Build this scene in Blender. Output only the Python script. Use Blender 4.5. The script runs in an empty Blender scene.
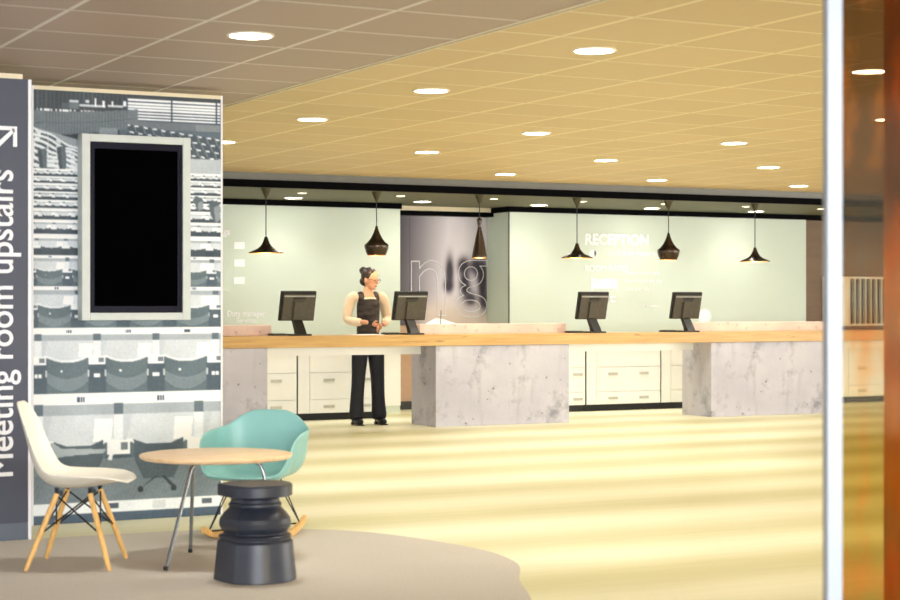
import bpy, bmesh, math, random
import numpy as np
from mathutils import Vector, Matrix, noise

random.seed(7)
SC = bpy.context.scene
COL = SC.collection
PI = math.pi

# ------------------------------------------------------------------ camera
YAW = math.radians(27.38)
S_, C_ = math.sin(YAW), math.cos(YAW)
FPX, EYE, HOR = 1777.0, 1.33, 302.0
cam_d = bpy.data.cameras.new('camera')
cam_d.sensor_width = 36.0
cam_d.lens = FPX / 900 * 36
cam_d.shift_y = 2 / 900
cam_d.clip_end = 200
cam_d.dof.use_dof = True
cam_d.dof.focus_distance = 14.5
cam_d.dof.aperture_fstop = 3.4
cam = bpy.data.objects.new('camera', cam_d)
COL.objects.link(cam)
cam.location = (0, 0, EYE)
cam.rotation_euler = (PI / 2, 0, -YAW)
SC.camera = cam

# ------------------------------------------------------------------ world, exposure, window and fill light
SC.view_settings.view_transform = 'Standard'
SC.view_settings.look = 'None'
SC.view_settings.gamma = 1
SC.view_settings.use_curve_mapping = False
SC.view_settings.exposure = 0.62
W = bpy.data.worlds.new('world')
SC.world = W
W.use_nodes = True
W.node_tree.nodes['Background'].inputs[0].default_value = (0.93, 0.96, 1.0, 1)
W.node_tree.nodes['Background'].inputs[1].default_value = 1.7


def area(name, loc, target, sx, sy, watts, color):
    l = bpy.data.lights.new(name, 'AREA')
    l.shape = 'RECTANGLE'
    l.size, l.size_y, l.energy, l.color = sx, sy, watts, color
    o = bpy.data.objects.new(name, l)
    COL.objects.link(o)
    o.location = loc
    o.rotation_euler = (Vector(target) - Vector(loc)).to_track_quat('-Z', 'Y').to_euler()
    return o


# daylight of the glazed entrance front behind the camera; unseen side fill added to brighten the floor
area('window_light_entrance', (2.5, -3.2, 1.6), (6.0, 12.0, 1.0), 9.0, 2.3, 740, (0.86, 0.92, 1.0))
area('side_fill_light', (21.0, 6.0, 1.5), (8.0, 12.0, 0.3), 9.0, 2.3, 420, (1.0, 0.97, 0.9))


# ------------------------------------------------------------------ helpers
def at(x, y, Y):
    """a point of the plane Y seen in the direction of the picture point x, y"""
    u = (x - 450) / FPX
    Z = Y / (C_ - u * S_)
    return Vector((Z * (S_ + u * C_), Y, EYE + (HOR - y) * Z / FPX))


def cw(xc, zc, z=0.0):
    """camera-frame metres (sideways, away) to world"""
    return Vector((zc * S_ + xc * C_, zc * C_ - xc * S_, z))


def lin(c):
    return tuple((v / 255 / 12.92) if v / 255 <= 0.04045 else ((v / 255 + 0.055) / 1.055) ** 2.4 for v in c)


def nd(nt, typ, **kw):
    n = nt.nodes.new(typ)
    for k, v in kw.items():
        setattr(n, k, v)
    return n


def mth(nt, op, a, b=None, c=None):
    n = nt.nodes.new('ShaderNodeMath')
    n.operation = op
    for i, v in enumerate((a, b, c)):
        if v is None:
            continue
        if isinstance(v, (int, float)):
            n.inputs[i].default_value = v
        else:
            nt.links.new(v, n.inputs[i])
    return n.outputs[0]


def mixc(nt, fac, a, b, blend='MIX'):
    n = nt.nodes.new('ShaderNodeMix')
    n.data_type = 'RGBA'
    n.blend_type = blend
    for sock, v in ((n.inputs[0], fac), (n.inputs[6], a), (n.inputs[7], b)):
        if isinstance(v, (int, float)):
            sock.default_value = v
        elif isinstance(v, tuple):
            sock.default_value = (*v[:3], 1)
        else:
            nt.links.new(v, sock)
    return n.outputs[2]


def base_mat(name):
    m = bpy.data.materials.new(name)
    m.use_nodes = True
    return m, m.node_tree, m.node_tree.nodes['Principled BSDF']


def coords(nt, scale=(1, 1, 1), kind='Object'):
    tc = nt.nodes.new('ShaderNodeTexCoord')
    mp = nt.nodes.new('ShaderNodeMapping')
    mp.inputs['Scale'].default_value = scale
    nt.links.new(tc.outputs[kind], mp.inputs[0])
    return mp.outputs[0]


def noise_fac(nt, vec, scale, detail=4, lo=0.35, hi=0.65, rough=0.5):
    n = nt.nodes.new('ShaderNodeTexNoise')
    n.inputs['Scale'].default_value = scale
    n.inputs['Detail'].default_value = detail
    n.inputs['Roughness'].default_value = rough
    nt.links.new(vec, n.inputs['Vector'])
    r = nt.nodes.new('ShaderNodeMapRange')
    r.inputs[1].default_value, r.inputs[2].default_value = lo, hi
    nt.links.new(n.outputs['Fac'], r.inputs[0])
    return r.outputs[0]


def bump(nt, b, height, strength=0.2, dist=0.01):
    n = nt.nodes.new('ShaderNodeBump')
    n.inputs['Strength'].default_value = strength
    n.inputs['Distance'].default_value = dist
    nt.links.new(height, n.inputs['Height'])
    nt.links.new(n.outputs[0], b.inputs['Normal'])


def mat(name, rgb, rough=0.5, metal=0.0, var=0.06, scale=12, stretch=(1, 1, 1), spec=0.5, coat=0.0, bmp=0.0):
    m, nt, b = base_mat(name)
    l = lin(rgb)
    v = coords(nt, stretch)
    f = noise_fac(nt, v, scale)
    c = mixc(nt, f, tuple(x * (1 - var) for x in l), tuple(min(1, x * (1 + var)) for x in l))
    nt.links.new(c, b.inputs['Base Color'])
    b.inputs['Roughness'].default_value = rough
    b.inputs['Metallic'].default_value = metal
    b.inputs['Specular IOR Level'].default_value = spec
    b.inputs['Coat Weight'].default_value = coat
    if bmp:
        bump(nt, b, f, bmp, 0.004)
    return m


def emat(name, rgb, strength):
    m, nt, b = base_mat(name)
    b.inputs['Base Color'].default_value = (*lin(rgb), 1)
    b.inputs['Emission Color'].default_value = (*lin(rgb), 1)
    b.inputs['Emission Strength'].default_value = strength
    return m


class MB:
    def __init__(self):
        self.bm = bmesh.new()

    def _add(self, verts, faces):
        vs = [self.bm.verts.new(v) for v in verts]
        for f in faces:
            try:
                self.bm.faces.new([vs[i] for i in f])
            except ValueError:
                pass
        return vs

    def box(self, x0, x1, y0, y1, z0, z1, bev=0.0, M=None):
        v = [Vector(p) for p in ((x0, y0, z0), (x1, y0, z0), (x1, y1, z0), (x0, y1, z0), (x0, y0, z1), (x1, y0, z1), (x1, y1, z1), (x0, y1, z1))]
        if M is not None:
            v = [M @ p for p in v]
        vs = self._add(v, [(0, 3, 2, 1), (4, 5, 6, 7), (0, 1, 5, 4), (1, 2, 6, 5), (2, 3, 7, 6), (3, 0, 4, 7)])
        if bev:
            es = list({e for w in vs for e in w.link_edges})
            bmesh.ops.bevel(self.bm, geom=es, offset=bev, segments=2, profile=0.5, affect='EDGES')
        return self

    def prism(self, pts, d0, d1, axis='z'):
        """closed 2D outline extruded along an axis"""
        def P(p, d):
            return {'z': (p[0], p[1], d), 'y': (p[0], d, p[1]), 'x': (d, p[0], p[1])}[axis]
        n = len(pts)
        self._add([P(p, d0) for p in pts] + [P(p, d1) for p in pts],
                  [tuple(range(n - 1, -1, -1)), tuple(range(n, 2 * n))] + [(i, (i + 1) % n, n + (i + 1) % n, n + i) for i in range(n)])
        bmesh.ops.recalc_face_normals(self.bm, faces=self.bm.faces[:])
        return self

    def tube(self, path, r, seg=10, r1=None, caps=True):
        path = [Vector(p) for p in path]
        n = len(path)
        rings, prev = [], None
        for i, p in enumerate(path):
            t = (path[min(i + 1, n - 1)] - path[max(i - 1, 0)]).normalized()
            if prev is None:
                a = t.orthogonal().normalized()
            else:
                a = (prev - t * prev.dot(t)).normalized()
            prev = a
            b = t.cross(a)
            rr = r if r1 is None else r + (r1 - r) * i / max(1, n - 1)
            if isinstance(r, (list, tuple)):
                rr = r[i]
            rings.append([p + (a * math.cos(k * 2 * PI / seg) + b * math.sin(k * 2 * PI / seg)) * rr for k in range(seg)])
        verts = [v for ring in rings for v in ring]
        faces = [(i * seg + k, i * seg + (k + 1) % seg, (i + 1) * seg + (k + 1) % seg, (i + 1) * seg + k) for i in range(n - 1) for k in range(seg)]
        if caps:
            faces += [tuple(range(seg - 1, -1, -1)), tuple((n - 1) * seg + k for k in range(seg))]
        self._add(verts, faces)
        return self

    def lathe(self, prof, seg=32, M=None, shape=None, caps=(True, True)):
        """prof: list of (radius, z)"""
        verts, n = [], len(prof)
        for r, z in prof:
            for k in range(seg):
                a = 2 * PI * k / seg
                q = shape(a) if shape else 1.0
                p = Vector((r * q * math.cos(a), r * q * math.sin(a), z))
                verts.append(M @ p if M is not None else p)
        faces = [(i * seg + k, i * seg + (k + 1) % seg, (i + 1) * seg + (k + 1) % seg, (i + 1) * seg + k) for i in range(n - 1) for k in range(seg)]
        if caps[0]:
            faces.append(tuple(range(seg - 1, -1, -1)))
        if caps[1]:
            faces.append(tuple((n - 1) * seg + k for k in range(seg)))
        self._add(verts, faces)
        return self

    def ball(self, c, rx, ry, rz, seg=20, rings=12, M=None):
        c = Vector(c)
        prof = []
        verts = []
        for i in range(1, rings):
            t = PI * i / rings
            for k in range(seg):
                a = 2 * PI * k / seg
                p = Vector((rx * math.sin(t) * math.cos(a), ry * math.sin(t) * math.sin(a), -rz * math.cos(t)))
                verts.append(c + (M @ p if M is not None else p))
        lo = Vector((0, 0, -rz)); hi = Vector((0, 0, rz))
        verts += [c + (M @ lo if M is not None else lo), c + (M @ hi if M is not None else hi)]
        R = rings - 1
        faces = [(i * seg + k, i * seg + (k + 1) % seg, (i + 1) * seg + (k + 1) % seg, (i + 1) * seg + k) for i in range(R - 1) for k in range(seg)]
        faces += [(R * seg, (k + 1) % seg, k) for k in range(seg)]
        faces += [(R * seg + 1, (R - 1) * seg + k, (R - 1) * seg + (k + 1) % seg) for k in range(seg)]
        self._add(verts, faces)
        return self

    def grid(self, P, closed_u=False):
        nu, nv = len(P), len(P[0])
        verts = [p for row in P for p in row]
        faces = []
        for i in range(nu if closed_u else nu - 1):
            for j in range(nv - 1):
                i2 = (i + 1) % nu
                faces.append((i * nv + j, i * nv + j + 1, i2 * nv + j + 1, i2 * nv + j))
        self._add(verts, faces)
        return self

    def build(self, name, m, parent=None, smooth=False, sharp=40):
        me = bpy.data.meshes.new(name)
        self.bm.to_mesh(me)
        self.bm.free()
        return link(name, me, m, parent, smooth, sharp)


def link(name, me, m, parent=None, smooth=False, sharp=40):
    if m is not None:
        me.materials.append(m)
    if smooth:
        for p in me.polygons:
            p.use_smooth = True
        if sharp:
            me.set_sharp_from_angle(angle=math.radians(sharp))
    o = bpy.data.objects.new(name, me)
    COL.objects.link(o)
    if parent is not None:
        o.parent = parent
    return o


def tag(o, label, cat, group=None):
    o['label'] = label
    o['category'] = cat
    if group:
        o['group'] = group
    return o


def thing(name, label, cat, loc=(0, 0, 0), rz=0.0, group=None):
    o = bpy.data.objects.new(name, None)
    o.empty_display_size = 0.1
    COL.objects.link(o)
    o.location = loc
    o.rotation_euler = (0, 0, rz)
    return tag(o, label, cat, group)


def struct(o, label=None, cat=None):
    o['kind'] = 'structure'
    if label:
        o['label'] = label
        o['category'] = cat
    return o


def copy_tree(o, parent=None):
    c = o.copy()
    COL.objects.link(c)
    if parent is not None:
        c.parent = parent
    for ch in list(o.children):
        copy_tree(ch, c)
    return c


def evaluated(o):
    """mesh of an object with its modifiers applied; the object goes"""
    dg = bpy.context.evaluated_depsgraph_get()
    dg.update()
    me = bpy.data.meshes.new_from_object(o.evaluated_get(dg))
    bpy.data.objects.remove(o)
    return me


def text_mesh(body, bold=0.0, outline=0.0):
    cu = bpy.data.curves.new('txt', 'FONT')
    cu.body = body
    cu.size = 1.0
    cu.resolution_u = 4
    if outline:
        cu.fill_mode = 'NONE'
        cu.bevel_depth = outline
        cu.bevel_resolution = 1
    else:
        cu.extrude = 0.004
        cu.bevel_depth = bold
        cu.bevel_resolution = 0
    o = bpy.data.objects.new('txt', cu)
    COL.objects.link(o)
    me = evaluated(o)
    return me


def words_of(me, gap=0.17):
    """the words of a lettering mesh as separate meshes (split where the letters leave a gap)"""
    xs = [[me.vertices[i].co.x for i in p.vertices] for p in me.polygons]
    iv = sorted((min(x), max(x)) for x in xs)
    cuts, e = [], iv[0][1]
    for a, b in iv:
        if a - e > gap:
            cuts.append((a + e) / 2)
        e = max(e, b)
    out = []
    for k in range(len(cuts) + 1):
        lo = cuts[k - 1] if k else -1e9
        hi = cuts[k] if k < len(cuts) else 1e9
        bm = bmesh.new()
        bm.from_mesh(me)
        bmesh.ops.delete(bm, geom=[v for v in bm.verts if not lo < v.co.x < hi], context='VERTS')
        bmesh.ops.remove_doubles(bm, verts=bm.verts[:], dist=1e-5)
        bmesh.ops.recalc_face_normals(bm, faces=bm.faces[:])
        m2 = bpy.data.meshes.new('word')
        bm.to_mesh(m2)
        bm.free()
        out.append(m2)
    return out


def place_text(name, body, fn, m, parent, bold=0.012, outline=0.0):
    """fn maps font units (with lo and hi) to the place of the lettering"""
    me = text_mesh(body, bold, outline)
    co = np.empty(len(me.vertices) * 3)
    me.vertices.foreach_get('co', co)
    co = co.reshape(-1, 3)
    lo, hi = co.min(0), co.max(0)
    for w in words_of(me) if not outline else [me]:
        c = np.empty(len(w.vertices) * 3)
        w.vertices.foreach_get('co', c)
        w.vertices.foreach_set('co', fn(c.reshape(-1, 3), lo, hi).ravel())
        w.update()
        link(name, w, m, parent)


def text_on_y(name, body, x0, x1, z0, z1, Y, m, parent, bold=0.012, outline=0.0, depth=0.004):
    """lettering standing on the plane Y, facing -Y, fitted to a box"""
    def fn(c, lo, hi):
        o = np.empty_like(c)
        o[:, 0] = x0 + (c[:, 0] - lo[0]) * (x1 - x0) / (hi[0] - lo[0])
        o[:, 2] = z0 + (c[:, 1] - lo[1]) * (z1 - z0) / (hi[1] - lo[1])
        o[:, 1] = Y - depth * (c[:, 2] - lo[2]) / max(1e-6, hi[2] - lo[2])
        return o
    place_text(name, body, fn, m, parent, bold, outline)


# ------------------------------------------------------------------ materials
M_white_wall = mat('mint_white_paint', (212, 222, 208), 0.6, var=0.015, scale=2)
M_return = M_white_wall
M_dark_trim = mat('black_trim', (4, 4, 6), 0.7, var=0.1, spec=0.05)
M_grey_trim = mat('grey_metal_trim', (112, 112, 108), 0.45, var=0.04)
M_cream = mat('cream_strip', (232, 218, 186), 0.5, var=0.03)
M_soffit = mat('olive_soffit', (96, 94, 66), 0.6, var=0.03)
M_brown = mat('brown_wall', (112, 82, 48), 0.5, var=0.08, scale=5, stretch=(1, 1, 4))
M_beige = mat('beige_wall', (214, 176, 148), 0.6, var=0.03)
M_base = mat('dark_baseboard', (58, 56, 54), 0.5)
M_black = mat('black_satin', (74, 62, 52), 0.26, 0.8, var=0.1)
M_blackplastic = mat('black_plastic', (30, 29, 28), 0.45, var=0.1, scale=40)
M_brownplastic = mat('grey_brown_plastic', (76, 70, 60), 0.42, var=0.12, scale=30)
M_silver = mat('silver_plastic', (170, 168, 162), 0.35, var=0.04)
M_cab = mat('white_cabinet', (244, 244, 238), 0.35, var=0.01, scale=3)
M_handle = mat('brushed_handle', (196, 195, 184), 0.4, 0.3, var=0.05)
M_plinth = mat('black_plinth', (22, 22, 30), 0.3, var=0.1)
M_letter = mat('white_vinyl', (255, 255, 255), 0.5, var=0.0)
M_letter_sign = mat('white_sign_vinyl', (240, 240, 244), 0.5, var=0.02)
M_edge = mat('white_edge', (236, 236, 240), 0.4, var=0.02)
M_screenframe = mat('silver_frame', (206, 212, 208), 0.4, var=0.03)
M_bezel = mat('navy_bezel', (10, 8, 30), 0.4, var=0.1, spec=0.15)
M_screen = mat('black_glass', (3, 3, 4), 0.3, var=0.0, spec=0.0)
M_shell_white = mat('white_shell', (238, 234, 220), 0.35, var=0.015, scale=4)
M_shell_teal = mat('teal_shell', (136, 188, 184), 0.38, var=0.03, scale=4)
M_maple = mat('maple_wood', (226, 178, 104), 0.42, var=0.14, scale=9, stretch=(6, 6, 1))
M_wire = mat('black_wire', (28, 28, 32), 0.35, 0.5)
M_chrome = mat('satin_chrome', (150, 156, 160), 0.25, 0.9, var=0.03)
M_paper = mat('white_paper', (250, 250, 250), 0.6, var=0.01)
M_brass = mat('hammered_brass', (214, 160, 84), 0.3, 0.8, var=0.1, scale=60, bmp=0.3)
M_canopy = mat('bronze_canopy', (74, 68, 46), 0.35, 0.4)
M_bulb = emat('bulb', (255, 226, 170), 30)
M_down = emat('downlight_glow', (255, 250, 238), 26)
M_down_small = emat('spot_glow', (255, 244, 214), 18)
M_ring = mat('light_ring', (236, 228, 210), 0.4, var=0.02)
M_alu = mat('white_aluminium', (142, 149, 160), 0.35, var=0.02)
M_amberstreak = mat('amber_streak', (206, 130, 52), 0.5, var=0.25, scale=4, stretch=(2, 2, 0.6))  # for the added post that stands in for an orange reflection
M_skin = mat('skin', (222, 164, 128), 0.5, var=0.03)
M_hair = mat('dark_hair', (44, 32, 26), 0.45, var=0.25, scale=60, stretch=(1, 1, 0.2))
M_trousers = mat('black_trousers', (20, 21, 32), 0.75, var=0.12)
M_vest = mat('dark_vest', (60, 52, 48), 0.75, var=0.75, scale=9, stretch=(1, 1, 2.5))
M_blouse = mat('cream_blouse', (238, 216, 186), 0.8, var=0.05)
M_shoe = mat('black_shoe', (18, 18, 20), 0.3)
M_lips = mat('lips', (176, 92, 84), 0.5)
M_eye = mat('eye_dark', (30, 24, 22), 0.2)
M_stool = mat('slate_black', (38, 43, 56), 0.36, var=0.1, scale=20)


def wood_front():
    m, nt, b = base_mat('oak_timber')
    v = coords(nt, (0.6, 6, 14))
    g = noise_fac(nt, v, 3.0, 6, 0.3, 0.7)
    c = mixc(nt, g, lin((192, 148, 84)), lin((216, 176, 110)))
    v2 = coords(nt, (1.2, 1, 7))
    k = noise_fac(nt, v2, 3.2, 2, 0.66, 0.74)
    c = mixc(nt, mth(nt, 'MULTIPLY', k, 0.55), c, lin((132, 84, 36)))
    nt.links.new(c, b.inputs['Base Color'])
    b.inputs['Roughness'].default_value = 0.4
    return m


def concrete():
    m, nt, b = base_mat('raw_concrete')
    v = coords(nt, (1, 1, 1))
    c = mixc(nt, noise_fac(nt, v, 1.5, 5, 0.35, 0.65), lin((184, 182, 194)), lin((206, 203, 211)))
    c = mixc(nt, mth(nt, 'MULTIPLY', noise_fac(nt, v, 2.6, 7, 0.52, 0.68, 0.7), 0.8), c, lin((128, 128, 142)))
    vs = coords(nt, (3.0, 3.0, 0.5))
    c = mixc(nt, mth(nt, 'MULTIPLY', noise_fac(nt, vs, 3.0, 5, 0.56, 0.75), 0.35), c, lin((158, 152, 160)))
    vo = nt.nodes.new('ShaderNodeTexVoronoi')
    vo.inputs['Scale'].default_value = 13
    nt.links.new(v, vo.inputs['Vector'])
    big = noise_fac(nt, v, 5.0, 2, 0.5, 0.6)
    pit = mth(nt, 'MULTIPLY', mth(nt, 'LESS_THAN', vo.outputs['Distance'], 0.16), big)
    c = mixc(nt, mth(nt, 'MULTIPLY', pit, 0.75), c, lin((104, 98, 102)))
    nt.links.new(c, b.inputs['Base Color'])
    b.inputs['Roughness'].default_value = 0.75
    bump(nt, b, noise_fac(nt, v, 30, 4), 0.15)
    return m


def concrete_warm():
    m, nt, b = base_mat('pinkish_concrete')
    v = coords(nt)
    c = mixc(nt, noise_fac(nt, v, 3, 4), lin((226, 200, 188)), lin((240, 218, 204)))
    c = mixc(nt, mth(nt, 'MULTIPLY', noise_fac(nt, v, 16, 3, 0.6, 0.7), 0.5), c, lin((170, 140, 134)))
    nt.links.new(c, b.inputs['Base Color'])
    b.inputs['Roughness'].default_value = 0.7
    return m


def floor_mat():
    """pale yellow linoleum with soft bands of light painted into its colour along X, and a fine streaked grain"""
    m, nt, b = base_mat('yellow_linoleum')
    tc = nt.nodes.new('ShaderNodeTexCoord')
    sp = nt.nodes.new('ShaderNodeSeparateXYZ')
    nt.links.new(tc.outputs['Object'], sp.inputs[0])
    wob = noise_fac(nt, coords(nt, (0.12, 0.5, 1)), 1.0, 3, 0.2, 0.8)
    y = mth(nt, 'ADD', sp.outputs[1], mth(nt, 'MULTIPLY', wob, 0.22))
    w = mth(nt, 'SINE', mth(nt, 'MULTIPLY', y, 2 * PI / 1.28))  # soft light and dark bands across the floor, painted into the colour
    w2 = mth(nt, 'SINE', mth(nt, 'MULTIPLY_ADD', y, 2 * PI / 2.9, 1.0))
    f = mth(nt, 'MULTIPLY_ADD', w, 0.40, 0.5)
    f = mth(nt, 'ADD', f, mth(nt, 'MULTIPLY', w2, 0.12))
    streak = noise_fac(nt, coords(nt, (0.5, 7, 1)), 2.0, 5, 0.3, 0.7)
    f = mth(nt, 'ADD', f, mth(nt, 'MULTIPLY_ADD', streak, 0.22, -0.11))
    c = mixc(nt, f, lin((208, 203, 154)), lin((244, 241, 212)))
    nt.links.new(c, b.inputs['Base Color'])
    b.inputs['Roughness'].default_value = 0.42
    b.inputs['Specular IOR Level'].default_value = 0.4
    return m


def carpet_mat():
    m, nt, b = base_mat('grey_carpet')
    v = coords(nt)
    c = mixc(nt, noise_fac(nt, v, 160, 3, 0.3, 0.7), lin((182, 175, 164)), lin((218, 211, 200)))
    c = mixc(nt, mth(nt, 'MULTIPLY', noise_fac(nt, v, 1.2, 4, 0.45, 0.7), 0.25), c, lin((214, 208, 200)))
    nt.links.new(c, b.inputs['Base Color'])
    b.inputs['Roughness'].default_value = 0.95
    b.inputs['Specular IOR Level'].default_value = 0.1
    bump(nt, b, noise_fac(nt, v, 220, 2), 0.5, 0.004)
    return m


def ceiling_mat():
    """tan metal tiles; pale joints along both directions, a darker seam on one side of each"""
    m, nt, b = base_mat('tan_ceiling_tiles')
    tc = nt.nodes.new('ShaderNodeTexCoord')
    sp = nt.nodes.new('ShaderNodeSeparateXYZ')
    nt.links.new(tc.outputs['Object'], sp.inputs[0])
    x, y = sp.outputs[0], sp.outputs[1]
    right = mth(nt, 'GREATER_THAN', x, 4.18)
    ox = mth(nt, 'MULTIPLY_ADD', right, 4.57 - 4.17, 4.17)
    oy = mth(nt, 'MULTIPLY_ADD', right, 7.63 - 7.97, 7.97)
    fx = mth(nt, 'FRACT', mth(nt, 'MULTIPLY', mth(nt, 'SUBTRACT', x, mth(nt, 'SUBTRACT', ox, 6.67)), 1 / 0.667))
    fy = mth(nt, 'FRACT', mth(nt, 'MULTIPLY', mth(nt, 'SUBTRACT', y, mth(nt, 'SUBTRACT', oy, 13.4)), 1 / 0.67))
    lx = mth(nt, 'LESS_THAN', fx, 0.036)
    ly = mth(nt, 'LESS_THAN', fy, 0.036)
    ly2 = mth(nt, 'GREATER_THAN', fy, 0.984)
    line = mth(nt, 'MAXIMUM', lx, ly)
    cell = nt.nodes.new('ShaderNodeTexWhiteNoise')
    cell.noise_dimensions = '2D'
    cb = nt.nodes.new('ShaderNodeCombineXYZ')
    nt.links.new(mth(nt, 'FLOOR', mth(nt, 'MULTIPLY', mth(nt, 'SUBTRACT', x, ox), 1 / 0.667)), cb.inputs[0])
    nt.links.new(mth(nt, 'FLOOR', mth(nt, 'MULTIPLY', mth(nt, 'SUBTRACT', y, oy), 1 / 0.67)), cb.inputs[1])
    nt.links.new(cb.outputs[0], cell.inputs[0])
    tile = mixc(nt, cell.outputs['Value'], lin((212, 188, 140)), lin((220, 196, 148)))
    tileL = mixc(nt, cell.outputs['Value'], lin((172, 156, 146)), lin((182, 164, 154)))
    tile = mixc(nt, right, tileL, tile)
    grain = noise_fac(nt, coords(nt, (1, 14, 1)), 6.0, 4)
    tile = mixc(nt, mth(nt, 'MULTIPLY', grain, 0.16), tile, lin((184, 144, 92)))
    c = mixc(nt, line, tile, mixc(nt, right, lin((226, 222, 216)), lin((242, 228, 190))))
    c = mixc(nt, mth(nt, 'MULTIPLY', ly2, 0.4), c, lin((96, 74, 48)))
    nt.links.new(c, b.inputs['Base Color'])
    b.inputs['Roughness'].default_value = 0.5
    b.inputs['Specular IOR Level'].default_value = 0.3
    return m


def vcol_mat(name, rough=0.5):
    m, nt, b = base_mat(name)
    a = nt.nodes.new('ShaderNodeAttribute')
    a.attribute_name = 'print'
    g = noise_fac(nt, coords(nt), 300, 2)
    c = mixc(nt, mth(nt, 'MULTIPLY', g, 0.06), a.outputs['Color'], (0.2, 0.22, 0.25))
    nt.links.new(c, b.inputs['Base Color'])
    b.inputs['Roughness'].default_value = rough
    return m


def table_mat():
    m, nt, b = base_mat('beech_top')
    v = coords(nt, (1, 8, 1))
    c = mixc(nt, noise_fac(nt, v, 5, 5), lin((224, 188, 144)), lin((240, 208, 166)))
    nt.links.new(c, b.inputs['Base Color'])
    b.inputs['Roughness'].default_value = 0.32
    return m


def glass_mat():
    """bronze-amber glass: lets the room through, softly; dark and orange reflections painted into its tint"""
    m = bpy.data.materials.new('amber_bronze_glass')
    m.use_nodes = True
    nt = m.node_tree
    nt.nodes.clear()
    out = nt.nodes.new('ShaderNodeOutputMaterial')
    tc = nt.nodes.new('ShaderNodeTexCoord')
    sp = nt.nodes.new('ShaderNodeSeparateXYZ')
    nt.links.new(tc.outputs['Object'], sp.inputs[0])
    z = sp.outputs[2]
    ramp = nt.nodes.new('ShaderNodeValToRGB')
    nt.links.new(mth(nt, 'MULTIPLY', z, 1 / 2.6), ramp.inputs[0])
    el = ramp.color_ramp.elements
    el[0].position, el[0].color = 0.0, (0.74, 0.64, 0.36, 1)
    el[1].position, el[1].color = 1.0, (0.44, 0.34, 0.25, 1)
    for p, c in ((0.36, (0.74, 0.65, 0.38, 1)), (0.42, (0.84, 0.78, 0.66, 1)), (0.55, (0.84, 0.78, 0.68, 1)), (0.63, (0.48, 0.39, 0.32, 1))):  # tint darkened towards the top in place of dark reflections
        e = el.new(p)
        e.color = c
    n = noise_fac(nt, coords(nt, (9, 9, 3.5)), 1.3, 4, 0.48, 0.64)
    c = mixc(nt, mth(nt, 'MULTIPLY', n, 0.6), ramp.outputs[0], (0.84, 0.52, 0.25))  # orange reflection streaks painted into the tint
    rf = nt.nodes.new('ShaderNodeBsdfRefraction')
    rf.inputs['IOR'].default_value = 1.03
    rf.inputs['Roughness'].default_value = 0.03
    nt.links.new(c, rf.inputs['Color'])
    gl = nt.nodes.new('ShaderNodeBsdfGlossy')
    gl.inputs['Roughness'].default_value = 0.05
    gl.inputs['Color'].default_value = (0.9, 0.75, 0.5, 1)
    mx = nt.nodes.new('ShaderNodeMixShader')
    mx.inputs[0].default_value = 0.003
    nt.links.new(rf.outputs[0], mx.inputs[1])
    nt.links.new(gl.outputs[0], mx.inputs[2])
    nt.links.new(mx.outputs[0], out.inputs[0])
    return m


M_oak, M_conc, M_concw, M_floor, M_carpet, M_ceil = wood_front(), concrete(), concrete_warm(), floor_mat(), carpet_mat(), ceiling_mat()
M_print, M_tabletop, M_glass = vcol_mat('printed_photograph'), table_mat(), glass_mat()
M_sign = mat('slate_panel', (66, 70, 86), 0.5, var=0.03, scale=3)
M_signkick = mat('slate_kick', (88, 98, 112), 0.5, var=0.03)

# ------------------------------------------------------------------ setting
CZ = 2.66          # tile ceiling
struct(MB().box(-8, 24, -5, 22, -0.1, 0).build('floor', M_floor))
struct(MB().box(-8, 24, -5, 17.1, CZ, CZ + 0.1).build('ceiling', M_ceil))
struct(MB().box(4.165, 4.178, -5, 17.1, CZ - 0.006, CZ).box(4.196, 4.209, -5, 17.1, CZ - 0.006, CZ).build('trim_1', M_cream))
struct(MB().box(4.178, 4.196, -5, 17.1, CZ - 0.003, CZ).build('trim_2', M_base))
struct(MB().box(-8, 24, 17.1, 17.16, 2.585, CZ + 0.1).build('trim_3', M_grey_trim))
struct(MB().box(-8, 24, 17.085, 17.16, 2.51, 2.585).build('trim_4', M_dark_trim))
struct(MB().box(-8, 24, 17.16, 22, 2.51, 2.6).build('ceiling_soffit', M_soffit))
WT = 2.445
struct(MB().box(-4, 9.27, 19.2, 19.4, 0, WT).build('wall_back', M_white_wall))
struct(MB().box(-4, 9.27, 19.15, 19.4, WT, 2.51).build('trim_5', M_dark_trim))
struct(MB().box(10.77, 15.387, 19.2, 20.1, 0, WT).build('wall_reception', M_white_wall))
struct(MB().box(10.73, 24, 19.15, 20.1, WT, 2.51).build('trim_6', M_dark_trim))
struct(MB().box(15.387, 24, 19.3, 19.5, 0, WT).build('wall_end', M_brown))
struct(MB().box(9.0, 11.0, 19.8, 20.1, 0, 2.51).build('wall_niche', M_beige))
struct(MB().box(9.27, 10.77, 19.76, 19.8, 0, 0.1).build('baseboard_niche', M_base))
struct(MB().box(9.27, 10.77, 19.6, 19.8, 2.40, 2.455).build('trim_7', M_dark_trim))
struct(MB().box(9.27, 10.77, 19.6, 19.8, 2.455, 2.51).build('trim_8', M_cream))
struct(MB().box(10.755, 10.77, 19.19, 19.2, 0, WT).build('trim_9', M_base))

# curved carpet
cp = [(4.42, 7.78), (4.51, 8.12), (4.52, 8.36), (4.49, 8.61), (4.40, 9.0), (4.26, 9.34), (4.03, 9.58), (3.75, 9.74), (3.40, 9.84), (2.9, 9.88), (2.2, 9.88), (0.0, 9.88), (-3.0, 9.88), (-3.0, 3.0), (1.6, 3.0), (2.8, 4.6), (3.5, 5.9), (3.98, 6.9), (4.18, 7.35)]


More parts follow.
